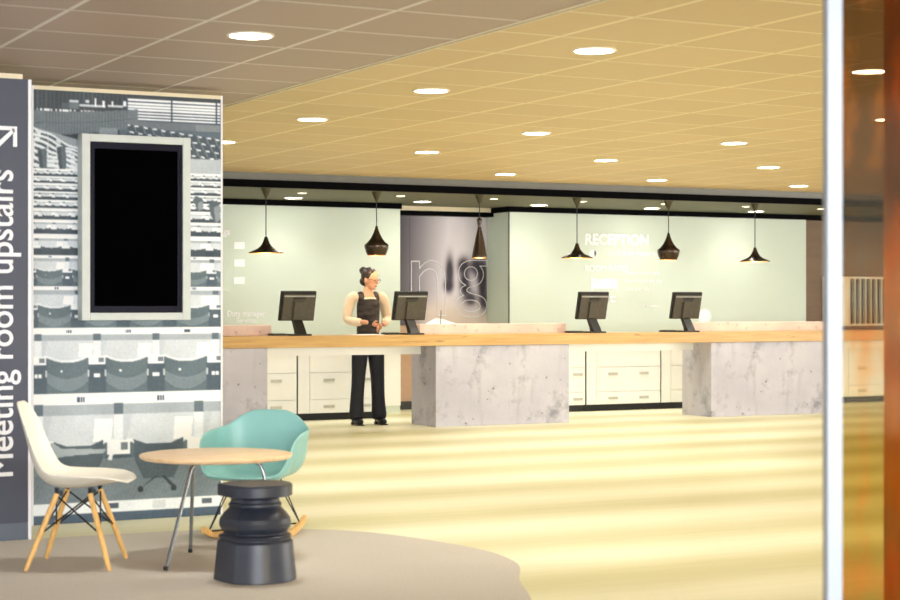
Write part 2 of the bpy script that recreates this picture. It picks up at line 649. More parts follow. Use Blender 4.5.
def smooth_closed(p, n=6):
    out = []
    m = len(p)
    for i in range(m):
        a, b, c, d = (Vector((*p[(i + k - 1) % m], 0)) for k in range(4))
        for j in range(n):
            t = j / n
            q = 0.5 * ((2 * b) + (c - a) * t + (2 * a - 5 * b + 4 * c - d) * t * t + (3 * b - a - 3 * c + d) * t ** 3)
            out.append((q.x, q.y))
    return out


tag(MB().prism(smooth_closed(cp), 0.0, 0.006).build('carpet', M_carpet), 'grey-brown carpet area with a curved edge under the cafe chairs', 'carpet')

# ------------------------------------------------------------------ reception desk
BLK = [(4.94, 6.64), (8.55, 10.205), (12.12, 13.95), (15.72, 17.42)]
BY0, BY1 = 16.84, 17.42
names = ['rough grey concrete counter block nearest the mural panel, behind the teal chair',
         'rough grey concrete block of the counter below the mural niche and the second monitor',
         'rough grey concrete block of the counter next to the white door post',
         'rough concrete counter block beyond the amber glass']
for k, (a, b) in enumerate(BLK[:3]):
    t = thing('concrete_block', names[k], 'counter block', ((a + b) / 2, BY0, 0), 0, 'concrete blocks of the reception counter')
    h = (b - a) / 2
    MB().box(-h, h, 0, 0.38, 0, 0.863, 0.006).box(-h, h, 0.38, BY1 - BY0, 0, 0.98, 0.0).build('block_body', M_conc, t)
    MB().box(-h, h + 0.19, 0.372, BY1 - BY0, 0.98, 1.09, 0.004).build('upstand', M_concw, t)['label'] = 'pinkish raised concrete back edge'
t = thing('counter_worktop', 'long pale oak timber worktop running across the concrete blocks', 'worktop', (10.5, BY0, 0))
MB().box(-6.5, 7.5, -0.012, 0.37, 0.864, 0.983, 0.004).build('timber_top', M_oak, t)
for a, b in ((6.64, 8.55), (10.205, 12.12), (13.95, 16.4)):
    o = MB().box(a - 10.5 + 0.004, b - 10.5 - 0.004, 0.345, 0.37, 0.768, 0.863).build('apron_panel', M_cab, t)
    o['label'] = 'white apron panel under the timber'

# back cabinets
CX = 18.4


def cabinet(x0, label, w=1.09, filler=0.15):
    t = thing('drawer_cabinet', label, 'cabinet', (x0, CX, 0), 0, 'white drawer cabinets behind the counter')
    MB().box(0.0095, w - 0.001, 0.02, 0.78, 0.08, 0.87).build('carcass', M_cab, t)
    MB().box(0.001, w-0.001, 0.05, 0.74, 0.0, 0.08).build('plinth', M_plinth, t)
    MB().box(0.0105, filler - 0.003, 0.0, 0.02, 0.083, 0.868, 0.002).build('filler_panel', M_cab, t)
    MB().box(0.0005, 0.0055, 0.004, 0.4, 0.08, 0.87).build('shadow_gap', M_plinth, t)
    for z0, z1, zh in ((0.083, 0.231, 0.155), (0.237, 0.532, 0.452), (0.538, 0.868, 0.79)):
        d = MB().box(filler + 0.003, w - 0.008, 0.0, 0.02, z0, z1, 0.002).build('drawer', M_cab, t)
        for q in (0.25, 0.73):
            xc = filler + (w - filler) * q
            MB().box(xc - 0.066, xc + 0.066, -0.012, 0.0, zh - 0.016, zh + 0.016, 0.003).build('handle', M_handle, d)
    return t


cabinet(6.52, 'white drawer cabinet beside the first concrete block, behind the teal chair')
cabinet(7.61, 'white drawer cabinet behind the standing person')
cabinet(10.30 + 0.52, 'white drawer cabinet mostly hidden behind the middle concrete block', w=0.565)
cabinet(11.39, 'white drawer cabinet seen whole between the middle and the last concrete block')
cabinet(12.48, 'white drawer cabinet at the end of the gap, partly behind the last concrete block')
cabinet(15.30, 'white drawer cabinet seen through the amber glass')
lv = thing('louvred_panel', 'white ribbed panel on the brown wall, seen through the amber glass above the counter', 'wall panel', (15.75, 19.3, 1.0))
MB().box(0, 1.35, -0.05, -0.001, 0, 0.68, 0.004).build('panel_board', M_cab, lv)
sl = MB()
for q in range(9):
    sl.box(0.45 + q * 0.095, 0.49 + q * 0.095, -0.085, -0.05, 0.03, 0.65, 0.003)
sl.build('slats', M_grey_trim, lv)

struct(MB().box(8.72, 9.27, 19.185, 19.2, 0.09, 0.95).build('trim_10', M_cab))

# ------------------------------------------------------------------ printed photographs
def painter(x0, x1, y0, y1, res):
    nx, ny = int((x1 - x0) * res) + 1, int((y1 - y0) * res) + 1
    X, Y = np.meshgrid(np.linspace(x0, x1, nx), np.linspace(y0, y1, ny))
    img = np.zeros((ny, nx, 3))
    return X, Y, img


def poly_mask(X, Y, pts):
    m = np.zeros(X.shape, bool)
    n = len(pts)
    for i in range(n):
        (ax, ay), (bx, by) = pts[i], pts[(i + 1) % n]
        if ay == by:
            continue
        c = ((ay > Y) != (by > Y)) & (X < (bx - ax) * (Y - ay) / (by - ay) + ax)
        m ^= c
    return m


def put(img, m, c, a=1.0):
    if isinstance(m, np.ndarray) and m.dtype != bool:
        img[:] = img * (1 - m[..., None] * a) + np.array(c) * m[..., None] * a
    else:
        img[m] = img[m] * (1 - a) + np.array(c, float) * a


def srgb_lin(a):
    a = np.clip(a, 0, 255) / 255
    return np.where(a <= 0.04045, a / 12.92, ((a + 0.055) / 1.055) ** 2.4)


def print_mesh(name, img, P, m, parent):
    """img rows x cols; P(j, i) gives rows x cols x 3 points"""
    ny, nx = img.shape[:2]
    idx = np.arange(ny * nx).reshape(ny, nx)
    q = np.stack([idx[:-1, :-1], idx[1:, :-1], idx[1:, 1:], idx[:-1, 1:]], -1).reshape(-1, 4)
    me = bpy.data.meshes.new(name)
    me.vertices.add(ny * nx)
    me.vertices.foreach_set('co', P.reshape(-1).astype(np.float32))
    nf = len(q)
    me.loops.add(nf * 4)
    me.loops.foreach_set('vertex_index', q.reshape(-1).astype(np.int32))
    me.polygons.add(nf)
    me.polygons.foreach_set('loop_start', (np.arange(nf) * 4).astype(np.int32))
    me.update(calc_edges=True)
    at_ = me.attributes.new('print', 'FLOAT_COLOR', 'POINT')
    rgba = np.ones((ny * nx, 4), np.float32)
    rgba[:, :3] = srgb_lin(img.reshape(-1, 3))
    at_.data.foreach_set('color', rgba.reshape(-1))
    me.validate()
    return link(name, me, m, parent)


def plenary_print():
    X, Y, im = painter(34, 221, 86, 526, 1.3)
    slate, dark, mid, lite, wht, pap = (92, 106, 118), (62, 76, 88), (140, 152, 162), (196, 204, 210), (232, 236, 240), (250, 251, 252)
    im[:] = slate
    R = random.Random(3)
    R_ = lambda a, b, c, d: (X >= a) & (X < b) & (Y >= c) & (Y < d)
    # upper wall with dark ribbed cladding, slatted window
    put(im, Y < 108, (64, 72, 78))
    put(im, (Y < 106) & (np.mod(X, 4.2) < 0.9) & (X < 128), (84, 92, 98))
    put(im, R_(126, 221, 90, 113), (240, 244, 248))
    for k in range(7):
        put(im, (np.abs(Y - (93.5 + k * 3.2)) < 0.65) & (X > 126) & (Y < 113), (88, 98, 112))
    for xx in (127, 172, 217):
        put(im, R_(xx - 0.9, xx + 0.9, 88, 118), (70, 82, 98))
    put(im, R_(126, 221, 113, 121), (112, 120, 128))
    put(im, R_(196, 221, 114, 121), (132, 140, 146))
    # rostrum people / equipment
    for a, b, c, d, col in ((70, 79, 95, 97, lite), (62, 70, 98, 104, (86, 98, 106)), (70, 79, 97, 104, (110, 120, 126)), (80, 106, 99, 101, lite), (86, 90, 94, 97, lite), (95, 97, 92, 101, wht), (103, 105, 94, 101, wht), (108, 124, 98, 100.5, lite), (112, 114, 94, 99, wht), (124, 127, 93, 99, wht)):
        put(im, R_(a, b, c, d), col)
    put(im, (X < 138) & (Y > 104.5) & (Y < 107.5) & (np.mod(X + 3 * np.sin(X), 9) < 5), wht)
    # curved desk front
    top = 107.5 - 0.0006 * (X - 34) ** 2
    bot = 131.5 - 0.0011 * (X - 34) ** 2
    d = (Y > top) & (Y < bot) & (X < 138)
    put(im, d, (112, 122, 128))
    put(im, d & (np.mod(X, 3.1) < 0.6), (94, 104, 110))
    put(im, d & (np.abs(Y - (top + bot) / 2) < 0.4), (92, 102, 108))
    put(im, (Y >= bot) & (Y < bot + 5) & (X < 120), (56, 66, 72))
    put(im, R_(100, 118, 122, 132), (134, 144, 150))
    # raked dark seats with white notes at the right of the hall
    for r in range(5):
        yy = 117 + r * 7 + 0.0
        sl = 0.13
        yb = yy + (X - 130) * sl
        sel = (X > 128) & (X < 221) & (Y > yb) & (Y < yb + 7)
        put(im, sel, (74, 86, 96))
        put(im, sel & (Y < yb + 1.6) & (np.mod(X + r * 5, 9) < 4.2), wht)
        put(im, sel & (np.mod(X + r * 5 - (Y - yb) * 0.4, 9) > 7.6), (120, 132, 140))
    # left fan of desks
    put(im, (X < 80) & (Y > 124 + (X - 34) * 0.25) & (Y < 168), (150, 160, 166))
    for r in range(7):
        h = 4.6 + r * 0.55
        yb = 123 + r * 6.0 + (X - 34) * (0.46 - 0.055 * r) + 1.2 * np.sin(X * 0.21 + r)
        sel = (X < 80) & (Y > yb) & (Y < yb + h)
        put(im, sel, (226, 231, 234))
        put(im, sel & (Y > yb + h * 0.52) & (np.mod(X + r * 5.3 + np.sin(X * 0.9) * 1.5, 10 + r) < 7.5 + r * 0.7), (66, 79, 88))
        put(im, sel & (Y > yb + h * 0.45) & (Y < yb + h * 0.6), (168, 178, 184))
    for a, b, c, d in ((38, 47, 148, 168), (57, 66, 144, 165)):
        put(im, poly_mask(X, Y, [(a, c), (b, c - 3), (b + 1, d), (a + 3, d + 2)]), (96, 108, 115))
        put(im, poly_mask(X, Y, [(a, c), (a + 4, c - 1), (a + 6, d), (a + 3, d + 2)]), (70, 82, 90))
    # right aisle blocks
    put(im, (X > 190) & (Y > 150), (180, 188, 194))
    # rows of desks, growing towards the bottom
    strips = [166, 173, 180.5, 188.5, 197, 206, 217, 231.5, 253, 284.5, 327, 394, 506]
    off = [2, 5, 1, 7, 3, 9, 4, 12, 8, 33, 26, 68, 79]
    for i in range(len(strips) - 1):
        s0, s1 = strips[i], strips[i + 1]
        L = s1 - s0
        sp = {11: 80, 10: 59, 9: 46, 8: 36}.get(i, L * 1.15 + 4)
        cx = {11: 79, 10: 68, 9: 55, 8: 50}.get(i, off[i] + 40)
        row = (Y >= s0) & (Y < s1)
        yy = (Y - s0) / L
        ph = np.mod(X - cx + sp / 2, sp) / sp - 0.5          # 0 at a seat centre
        aph = np.abs(ph)
        small = L < 25
        floor_c, chair_c = ((58, 72, 84), (66, 80, 90)) if small else ((78, 94, 106), (97, 113, 121))
        put(im, row, floor_c)
        e0, e1, e2 = (0.24, 0.34, 0.60) if small else (0.105, 0.20, 0.46)
        put(im, row & (yy < e0), (246, 248, 250))
        put(im, row & (yy >= e0) & (yy < e1), (168, 177, 184))
        put(im, row & (yy >= e0 * 0.9) & (yy < e1) & (aph > 0.44), (98, 112, 123))
        dish = e2 + 0.075 * (1 - (np.minimum(aph, 0.34) / 0.34) ** 2)
        desk = row & (yy >= e1) & (yy < dish)
        put(im, desk, (206, 212, 217))
        put(im, desk & (yy > dish - 0.035), (228, 232, 236))
        put(im, desk & (ph + (yy - 0.3) * 0.3 < -0.36), (196, 203, 209))
        put(im, desk & (yy > e1 + 0.04) & (yy < e2 - 0.01) & (ph + (yy - 0.3) * 0.1 > 0.20) & (ph + (yy - 0.3) * 0.1 < 0.42), pap)
        put(im, row & (aph > 0.44) & (yy >= e1) & (yy < e2 + 0.02), (224, 229, 233))
        box = row & (aph > 0.36) & (yy > e2 - 0.02) & (yy < e2 + 0.11)
        put(im, box, (236, 239, 242))
        if not small:
            put(im, box & (np.abs(ph + 0.43) < 0.045) & (yy > e2) & (yy < e2 + 0.07), (118, 128, 136))
            put(im, row & (np.abs(ph - 0.03) < 0.05) & (yy > 0.035) & (yy < 0.08) & (np.mod(X, 2.2) < 1.7), (70, 84, 104))
        ch = row & (aph < 0.35) & (yy > dish)
        put(im, ch, chair_c)
        if not small:
            put(im, ch & (yy > 0.78 - 0.9 * ph * ph) & (yy < 0.97 - 1.2 * ph * ph), (122, 136, 143))
            put(im, row & (np.abs(aph - 0.47) < 0.028) & (yy > 0.70) & (yy < 0.76), pap)
            put(im, row & (np.abs(ph + 0.10) < 0.016) & (np.abs(yy - 0.66) < 0.02), pap)
            put(im, row & (np.abs(aph - 0.36) < 0.012) & (np.abs(yy - 0.70) < 0.05), (206, 212, 216))
    # two dark chair backs standing in the aisle
    for a, b, c, d in ((193, 203, 189, 205), (209, 220, 193, 217)):
        put(im, poly_mask(X, Y, [(a, c + 6), (a + 3, c), (b, c + 3), (b + 1, d - 3), (b - 5, d), (a + 2, d - 8)]), (88, 100, 108))
        put(im, poly_mask(X, Y, [(a + 5, c + 8), (b, c + 5), (b + 1, d - 3), (b - 4, d)]), (138, 148, 154))
    # carpeted floor and castors under the front row
    fl = (Y > 462) & (Y < 506)
    nz = np.sin(X * 3.1 + np.sin(Y * 2.3) * 2) * np.sin(Y * 2.9 + np.sin(X * 1.7) * 2)
    put(im, fl, (118, 130, 138))
    im[fl] += (nz[fl] * 9)[:, None]
    for k in (-1, 0, 1, 2):
        cx = 79 + k * 80
        put(im, poly_mask(X, Y, [(cx - 25, 443), (cx - 12, 448), (cx + 12, 448), (cx + 25, 442), (cx + 24, 462), (cx + 15, 484), (cx - 15, 484), (cx - 24, 464)]), (84, 97, 106))
        for sx in (-19, 14):
            put(im, poly_mask(X, Y, [(cx + sx * 0.2, 482), (cx + sx * 0.2 + 3, 482), (cx + sx + 3, 493), (cx + sx, 495)]), (58, 70, 78))
            put(im, (X - cx - sx - 1) ** 2 + (Y - 495) ** 2 < 9, (48, 58, 66))
    put(im, poly_mask(X, Y, [(34, 448), (54, 444), (62, 450), (107, 452), (104, 456), (66, 458), (44, 462)]), (168, 178, 184))
    put(im, poly_mask(X, Y, [(111, 454), (115, 454), (112, 464), (108, 463)]), wht)
    put(im, (Y >= 506) & (Y < 517), (228, 232, 236))
    for xx in (110, 203):
        put(im, R_(xx - 1, xx + 9, 508, 513), (84, 96, 108))
    put(im, R_(153, 166, 507, 516), (206, 211, 215))
    put(im, Y >= 517, (76, 94, 112))
    # the grain and softness of an enlarged photograph
    g = np.random.default_rng(5).normal(0, 1, im.shape[:2])
    lowf = np.sin(X * 0.11 + np.sin(Y * 0.05) * 2) * np.sin(Y * 0.07 + 1)
    im += (g * 6 + lowf * 5)[..., None] + (im - 130) * 0.16
    p = np.pad(im, ((1, 1), (1, 1), (0, 0)), mode='edge')
    im = sum(p[a:a + im.shape[0], b:b + im.shape[1]] * k for a, b, k in ((1, 1, .4), (0, 1, .15), (2, 1, .15), (1, 0, .15), (1, 2, .15)))
    return X, Y, im


t = thing('mural_panel', 'tall wall panel printed with a black-and-white photo of a plenary hall with rows of desks', 'wall panel', (2.65, 10.53, 0))
MB().box(0, 1.20, 0.002, 0.08, 0.0, 2.62).build('panel_body', M_sign, t)
X, Y, im = plenary_print()
cols = np.array([at(x, 300, 10.53).x - 2.66 for x in X[0]])
cols = (cols - cols[0]) / (cols[-1] - cols[0]) * 1.176 + 0.012
P = np.zeros(im.shape)
P[..., 0] = cols[None, :]
P[..., 2] = 2.597 - (Y - 86) / 440 * 2.595
print_mesh('printed_photograph', im, P, M_print, t)
MB().box(0, 0.012, -0.004, 0.08, 0, 2.62).build('edge_strip', M_edge, t)
MB().box(1.188, 1.20, -0.004, 0.08, 0, 2.62).build('edge_strip', M_edge, t)
MB().box(0.012, 1.188, -0.003, 0.002, 2.597, 2.62).build('top_strip', M_cream, t)

# wall screen on the mural
t = thing('display_screen', 'black portrait display screen in a pale silver frame on the mural panel', 'screen', (3.268, 10.53, 1.22))
f = MB()
w, hh = 0.340, 1.118
f.box(-w, -w + 0.05, -0.10, -0.003, 0, hh, 0.003).box(w - 0.05, w, -0.10, -0.003, 0, hh, 0.003).box(-w + 0.05, w - 0.05, -0.10, -0.003, 0, 0.045, 0.003).box(-w + 0.05, w - 0.05, -0.10, -0.003, hh - 0.045, hh, 0.003)
f.build('frame', M_screenframe, t)
b = MB()
b.box(-w + 0.05, w - 0.05, -0.085, -0.01, 0.045, 0.085).box(-w + 0.05, w - 0.05, -0.085, -0.01, hh - 0.085, hh - 0.045).box(-w + 0.05, -w + 0.08, -0.085, -0.01, 0.085, hh - 0.085).box(w - 0.08, w - 0.05, -0.085, -0.01, 0.085, hh - 0.085)
b.build('bezel', M_bezel, t)
MB().box(-w + 0.08, w - 0.08, -0.078, -0.01, 0.085, hh - 0.085).build('screen_glass', M_screen, t)

# slate sign panel
t = thing('sign_panel', 'dark slate sign panel with white vertical lettering and an arrow', 'sign', (0, 9.89, 0))
MB().box(0.6, 2.47, 0, 0.14, 0.1, 2.572).build('panel_board', M_sign, t)
MB().box(0.6, 2.466, 0.004, 0.13, 0.0, 0.1).build('plinth', M_signkick, t)
MB().box(2.47, 2.488, -0.003, 0.14, 0.0, 2.572).build('edge_strip', M_edge, t)
MB().box(0.6, 2.44, 0.0, 0.14, 2.572, 2.60).build('top_strip', M_cream, t)


def vertical(c, lo, hi):
    k = 1.70 / (hi[0] - lo[0])
    o = np.empty_like(c)
    o[:, 0] = 2.383 - c[:, 1] * k * 1.06
    o[:, 2] = 0.363 + (c[:, 0] - lo[0]) * k
    o[:, 1] = -0.005 * (c[:, 2] - lo[2]) / (hi[2] - lo[2])
    return o


place_text('lettering', 'Meeting room upstairs', vertical, M_letter_sign, t, 0.012)
arrow = MB()
arrow.box(2.29, 2.408, -0.004, 0, 2.284, 2.306).box(2.386, 2.408, -0.004, 0, 2.193, 2.284)
d = 0.0115
arrow.prism([(2.386 + d - 0.012, 2.284 + d), (2.386 + d, 2.284 - 0.004), (2.20 + d, 2.098 - d), (2.20 - d, 2.098 + d)], -0.004, 0, 'y')
arrow.build('arrow', M_letter_sign, t)

# niche photo with outlined letters
def niche_print():
    X, Y, im = painter(401, 488, 216, 326, 1.6)
    u, v = (X - 401) / 87, (Y - 216) / 110
    g = 78 + 165 * np.clip((u - 0.08) / 0.5, 0, 1) ** 1.0
    g = g - 40 * np.clip((u - 0.75) / 0.25, 0, 1)
    im[..., 0] = g + 2; im[..., 1] = g - 6; im[..., 2] = g + 4
    ped = np.clip((v - 0.70) / 0.18, 0, 1) * np.clip((u - 0.12) / 0.3, 0, 1)
    put(im, ped, (226, 208, 198))
    G = lambda cx, cy, sx, sy: np.exp(-(((X - cx) / sx) ** 2 + ((Y - cy) / sy) ** 2))
    for cx, cy, sx, sy, a in ((453, 272, 3.5, 15, .9), (452, 286, 4, 6, .9), (466, 266, 5, 8, .9), (468, 284, 5, 14, .95), (478, 268, 6, 10, .9), (484, 280, 4, 22, .95), (473, 300, 5, 7, .75), (486, 302, 4, 8, .8)):
        put(im, np.clip(G(cx, cy, sx, sy) * 1.3, 0, 1), (34, 24, 40), a)
    for cx, cy, sx, sy, a in ((474, 279, 4, 9, .8), (474, 311, 9, 5, .8), (460, 300, 5, 6, .5)):
        put(im, np.clip(G(cx, cy, sx, sy), 0, 1), (206, 200, 210), a)
    put(im, (np.abs(X - 415.5) < 0.4), (58, 52, 58), 0.6)
    return X, Y, im


t = thing('niche_mural', 'blurred purple-grey photo mural with outlined letters in the niche behind the desk', 'mural', (9.27, 19.79, 0))
X, Y, im = niche_print()
P = np.zeros(im.shape)
for i in range(im.shape[1]):
    P[:, i, 0] = at(X[0, i], 300, 19.78).x - 9.27
P[..., 0] = (P[..., 0] - P[0, 0, 0]) / (P[0, -1, 0] - P[0, 0, 0]) * (1.498 - 0.2) + 0.2
P[..., 2] = 2.40 - (Y - 216) / 110 * 1.36
P[..., 1] = -0.012
print_mesh('printed_photograph', im, P, M_print, t)
MB().box(0.0, 1.498, -0.010, 0.008, 1.04, 2.40).build('panel_body', M_sign, t)
for ch, a, b in (('n', (411, 316), (446, 260)), ('g', (455, 318), (490, 260))):
    p, q = at(*a, 19.77), at(*b, 19.77)
    text_on_y('letter_outline', ch, p.x - 9.27, min(q.x - 9.27, 1.50), p.z, q.z, -0.014, M_letter_sign, t, outline=0.0045, depth=0.008)

# ------------------------------------------------------------------ wall lettering
t = thing('reception_lettering', 'white reception heading, room rates list and pictograms on the mint wall', 'wall lettering', (0, 19.198, 0))


def wl(name, body, x0, y0, x1, y1, bold=0.02, t=t):
    p, q = at(x0, y0, 19.2), at(x1, y1, 19.2)
    return text_on_y(name, body, p.x, q.x, p.z, q.z, 0.0, M_letter, t, bold=bold)


wl('heading', 'RECEPTION', 585, 245, 648.5, 234.5, 0.045)
wl('subheading', 'ROOM RATES', 585, 271.5, 628, 265.5, 0.02)
for body, x0, y0, x1, y1 in (('Lunch & bar Amsterdam', 608, 255.5, 660, 251), ('Single room rate', 624, 275, 659, 271.5), ('Double room per day', 624, 283, 662, 279.2), ('Suite per day', 624, 291.5, 650, 287.5), ('incl. breakfast', 640, 307.5, 660, 304.5)):
    wl('text_line', body, x0, y0, x1, y1, 0.02)


def pic(name, shapes, parent):
    m = MB()
    for s in shapes:
        m.prism([(at(x, y, 19.2).x, at(x, y, 19.2).z) for x, y in s], -0.004, 0, 'y')
    m.build(name, M_letter, parent)


circ = lambda cx, cy, r, n=16: [(cx + r * math.cos(2 * PI * k / n), cy + r * math.sin(2 * PI * k / n)) for k in range(n)]
pic('pictogram', [circ(592.5, 253.5, 3.6), [(594, 251), (597, 251), (597, 256), (594, 256)]], t)
pic('bed_pictogram', [[(591, 276.5), (592.6, 276.5), (592.6, 291), (591, 291)], [(592.6, 283), (617.5, 283), (617.5, 288.5), (592.6, 288.5)], [(599, 279), (617, 279), (617, 283), (599, 283)], circ(595.6, 280.6, 2.2, 10), [(616, 288.5), (617.5, 288.5), (617.5, 291), (616, 291)]], t)
pic('pictogram', [[(609, 296), (616, 296), (616, 297.6), (609, 297.6)], [(609, 300), (616, 300), (616, 302), (609, 302)], [(609, 297), (610.5, 297), (610.5, 301), (609, 301)], [(614.5, 297), (616, 297), (616, 301), (614.5, 301)]], t)
sun = []
for k in range(48):
    r = 8.2 if k % 3 == 0 else 6.0
    sun.append((704 + r * math.cos(2 * PI * k / 48), 316 + r * math.sin(2 * PI * k / 48)))
pic('sun_pictogram', [sun], t)

t2 = thing('duty_lettering', 'white duty manager lettering and three square icons on the wall behind the first monitor', 'wall lettering', (0, 19.198, 0))
wl('text_line', 'gs', 222.8, 237, 229.8, 230, 0.03, t2)
wl('text_line', 'Duty manager', 227, 318.5, 265, 310.5, 0.025, t2)
wl('text_line', 'Services', 236, 323, 256, 318, 0.02, t2)
wl('text_line', 'info', 222.5, 292, 230, 289.5, 0.02, t2)
for yy in (245.5, 263, 280.5):
    pic('icon_square', [[(234, yy - 3.5), (244.5, yy - 3.5), (244.5, yy + 3.5), (234, yy + 3.5)]], t2)

# ------------------------------------------------------------------ recessed lights
def downlight(name, loc, r, label, m, group):
    t = thing(name, label, 'ceiling light', loc, 0, group)
    MB().lathe([(r, 0.0), (r, -0.006), (r * 0.88, -0.008), (r * 0.86, -0.002)], 32, caps=(False, False)).build('trim_ring', M_ring, t, True)
    MB().lathe([(r * 0.88, -0.003), (0.001, -0.0031)], 32, caps=(False, False)).build('lamp_lens', m, t)
    return t


dl = [((3.19, 8.32), 'large round downlight in the pinkish tiles above the display screen'),
      ((4.99, 7.98), 'large round downlight beyond the ceiling joint, the biggest of the tan field'),
      ((5.03, 9.97), 'second round downlight along the ceiling joint, counted from the entrance'),
      ((5.05, 11.93), 'third round downlight along the ceiling joint, towards the mural panel'),
      ((5.10, 13.95), 'fourth round downlight along the ceiling joint, half behind the mural panel edge'),
      ((7.03, 12.1), 'round downlight in the second row of the tan ceiling, nearer the entrance'),
      ((7.06, 14.08), 'round downlight in the second row of the tan ceiling, nearer the counter'),
      ((8.95, 14.11), 'middle round downlight in the third row of the tan ceiling'),
      ((9.0, 16.12), 'round downlight close to the bulkhead above the niche mural'),
      ((8.94, 12.1), 'round downlight of the third row farthest from the bulkhead'),
      ((10.84, 14.11), 'round downlight in the fourth row, farther from the bulkhead'),
      ((10.9, 16.15), 'round downlight close to the bulkhead above the reception heading'),
      ((12.88, 16.2), 'round downlight close to the bulkhead by the white door post')]
dl += [((6.85, 7.97), 'round downlight seen through the amber glass, higher one'),
       ((8.78, 10.0), 'round downlight seen through the amber glass, lower one')]
for (x, y), l in dl:
    t = downlight('recessed_downlight', (x, y, CZ), 0.118, l, M_down, 'downlights in the tan tile ceiling')
    l = bpy.data.lights.new('floor_beam', 'SPOT')
    l.energy, l.color, l.spot_size, l.spot_blend, l.shadow_soft_size = 86, (1.0, 0.98, 0.90), math.radians(110), 0.8, 0.22
    o = bpy.data.objects.new('floor_beam', l)
    COL.objects.link(o)
    o.parent = t
    o.location = (0, 0, -0.02)
nm = ['first', 'second', 'third', 'fourth', 'fifth']
for k, x in enumerate((7.67, 9.30, 10.88, 12.52, 14.14)):
    t = downlight('soffit_downlight', (x, 18.66, 2.51), 0.112, f'wide round soffit downlight near the back wall, {nm[k]} from the mural panel', M_down, 'wide lights in the soffit over the desk')
    l = bpy.data.lights.new('wall_wash', 'SPOT')
    l.energy, l.color, l.spot_size, l.spot_blend, l.shadow_soft_size = 10, (1.0, 0.94, 0.82), math.radians(128), 0.5, 0.08
    o = bpy.data.objects.new('wall_wash', l)
    COL.objects.link(o)
    o.parent = t
    o.location = (0, 0, -0.02)
nm = ['first', 'second', 'third', 'fourth', 'fifth', 'sixth', 'seventh']
for k, x in enumerate((7.4, 8.58, 9.76, 10.95, 12.1, 13.3, 14.47)):
    t = downlight('soffit_spotlight', (x, 17.76, 2.51), 0.05, f'tiny round spotlight in the soffit behind the pendants, {nm[k]} from the mural panel', M_down_small, 'small spotlights in the soffit over the desk')
    l = bpy.data.lights.new('desk_beam', 'SPOT')
    l.energy, l.color, l.spot_size, l.spot_blend, l.shadow_soft_size = 40, (1.0, 0.97, 0.90), math.radians(100), 0.7, 0.05
    o = bpy.data.objects.new('desk_beam', l)
    COL.objects.link(o)
    o.parent = t
    o.location = (0, 0, -0.02)

# ------------------------------------------------------------------ pendants
SHADES = {
    'wide': [(0.014, 0.172), (0.018, 0.160), (0.028, 0.130), (0.042, 0.098), (0.062, 0.070), (0.095, 0.045), (0.140, 0.026), (0.180, 0.010), (0.180, 0.0)],
    'fat': [(0.012, 0.315), (0.018, 0.285), (0.036, 0.235), (0.062, 0.185), (0.096, 0.142), (0.128, 0.118), (0.131, 0.105), (0.127, 0.075), (0.114, 0.035), (0.097, 0.0)],
    'tall': [(0.014, 0.445), (0.026, 0.430), (0.029, 0.415), (0.024, 0.385), (0.019, 0.350), (0.021, 0.325), (0.034, 0.270), (0.055, 0.170), (0.074, 0.075), (0.085, 0.012), (0.084, 0.0)],
}
PEND = [(266, 'wide', 1.835, 'flat wide black pendant lamp nearest the mural panel'),
        (376.5, 'fat', 1.828, 'squat bulging black pendant lamp above the standing person'),
        (479.5, 'tall', 1.815, 'slender tall black cone pendant lamp in front of the niche mural'),
        (577, 'wide', 1.826, 'flat wide black pendant lamp above the third monitor, beside the reception heading'),
        (668.5, 'fat', 1.822, 'squat bulging black pendant lamp just past the reception heading'),
        (755, 'wide', 1.812, 'flat wide black pendant lamp nearest the door post')]
for px, kind, zb, label in PEND:
    p = at(px, 300, 17.25)
    t = thing('pendant_lamp', label, 'pendant lamp', (p.x, 17.25, zb), 0, 'black pendant lamps over the counter')
    prof = SHADES[kind]
    top = prof[0][1]
    ceil = 2.51 - zb
    MB().lathe([(0.008, ceil - 0.11), (0.012, ceil - 0.10), (0.058, ceil - 0.004), (0.058, ceil)], 24).build('canopy', M_canopy, t, True)
    MB().tube([(0, 0, top - 0.01), (0, 0, ceil - 0.10)], 0.0055, 8).build('cord', M_wire, t)
    sh = MB().lathe(prof, 40, caps=(True, False)).build('shade', M_black, t, True, 50)
    inner = [(max(0.006, r - 0.004), z - (0.004 if i == 0 else 0)) for i, (r, z) in enumerate(prof)]
    MB().lathe(inner, 40, caps=(True, False)).build('shade_lining', M_brass, t, True, 50)
    br = prof[-1][0] - 0.002
    MB().lathe([(prof[-1][0], 0.0), (prof[-1][0] - 0.004, 0.0)], 40, caps=(False, False)).build('rim', M_brass, t)
    MB().ball((0, 0, 0.045), 0.028, 0.028, 0.030, 16, 10).build('bulb', M_bulb, t, True)
    l = bpy.data.lights.new('bulb_light', 'POINT')
    l.energy, l.color, l.shadow_soft_size = 3, (1.0, 0.84, 0.58), 0.03
    o = bpy.data.objects.new('bulb_light', l)
    COL.objects.link(o)
    o.parent = t
    o.location = (0, 0, -0.012)

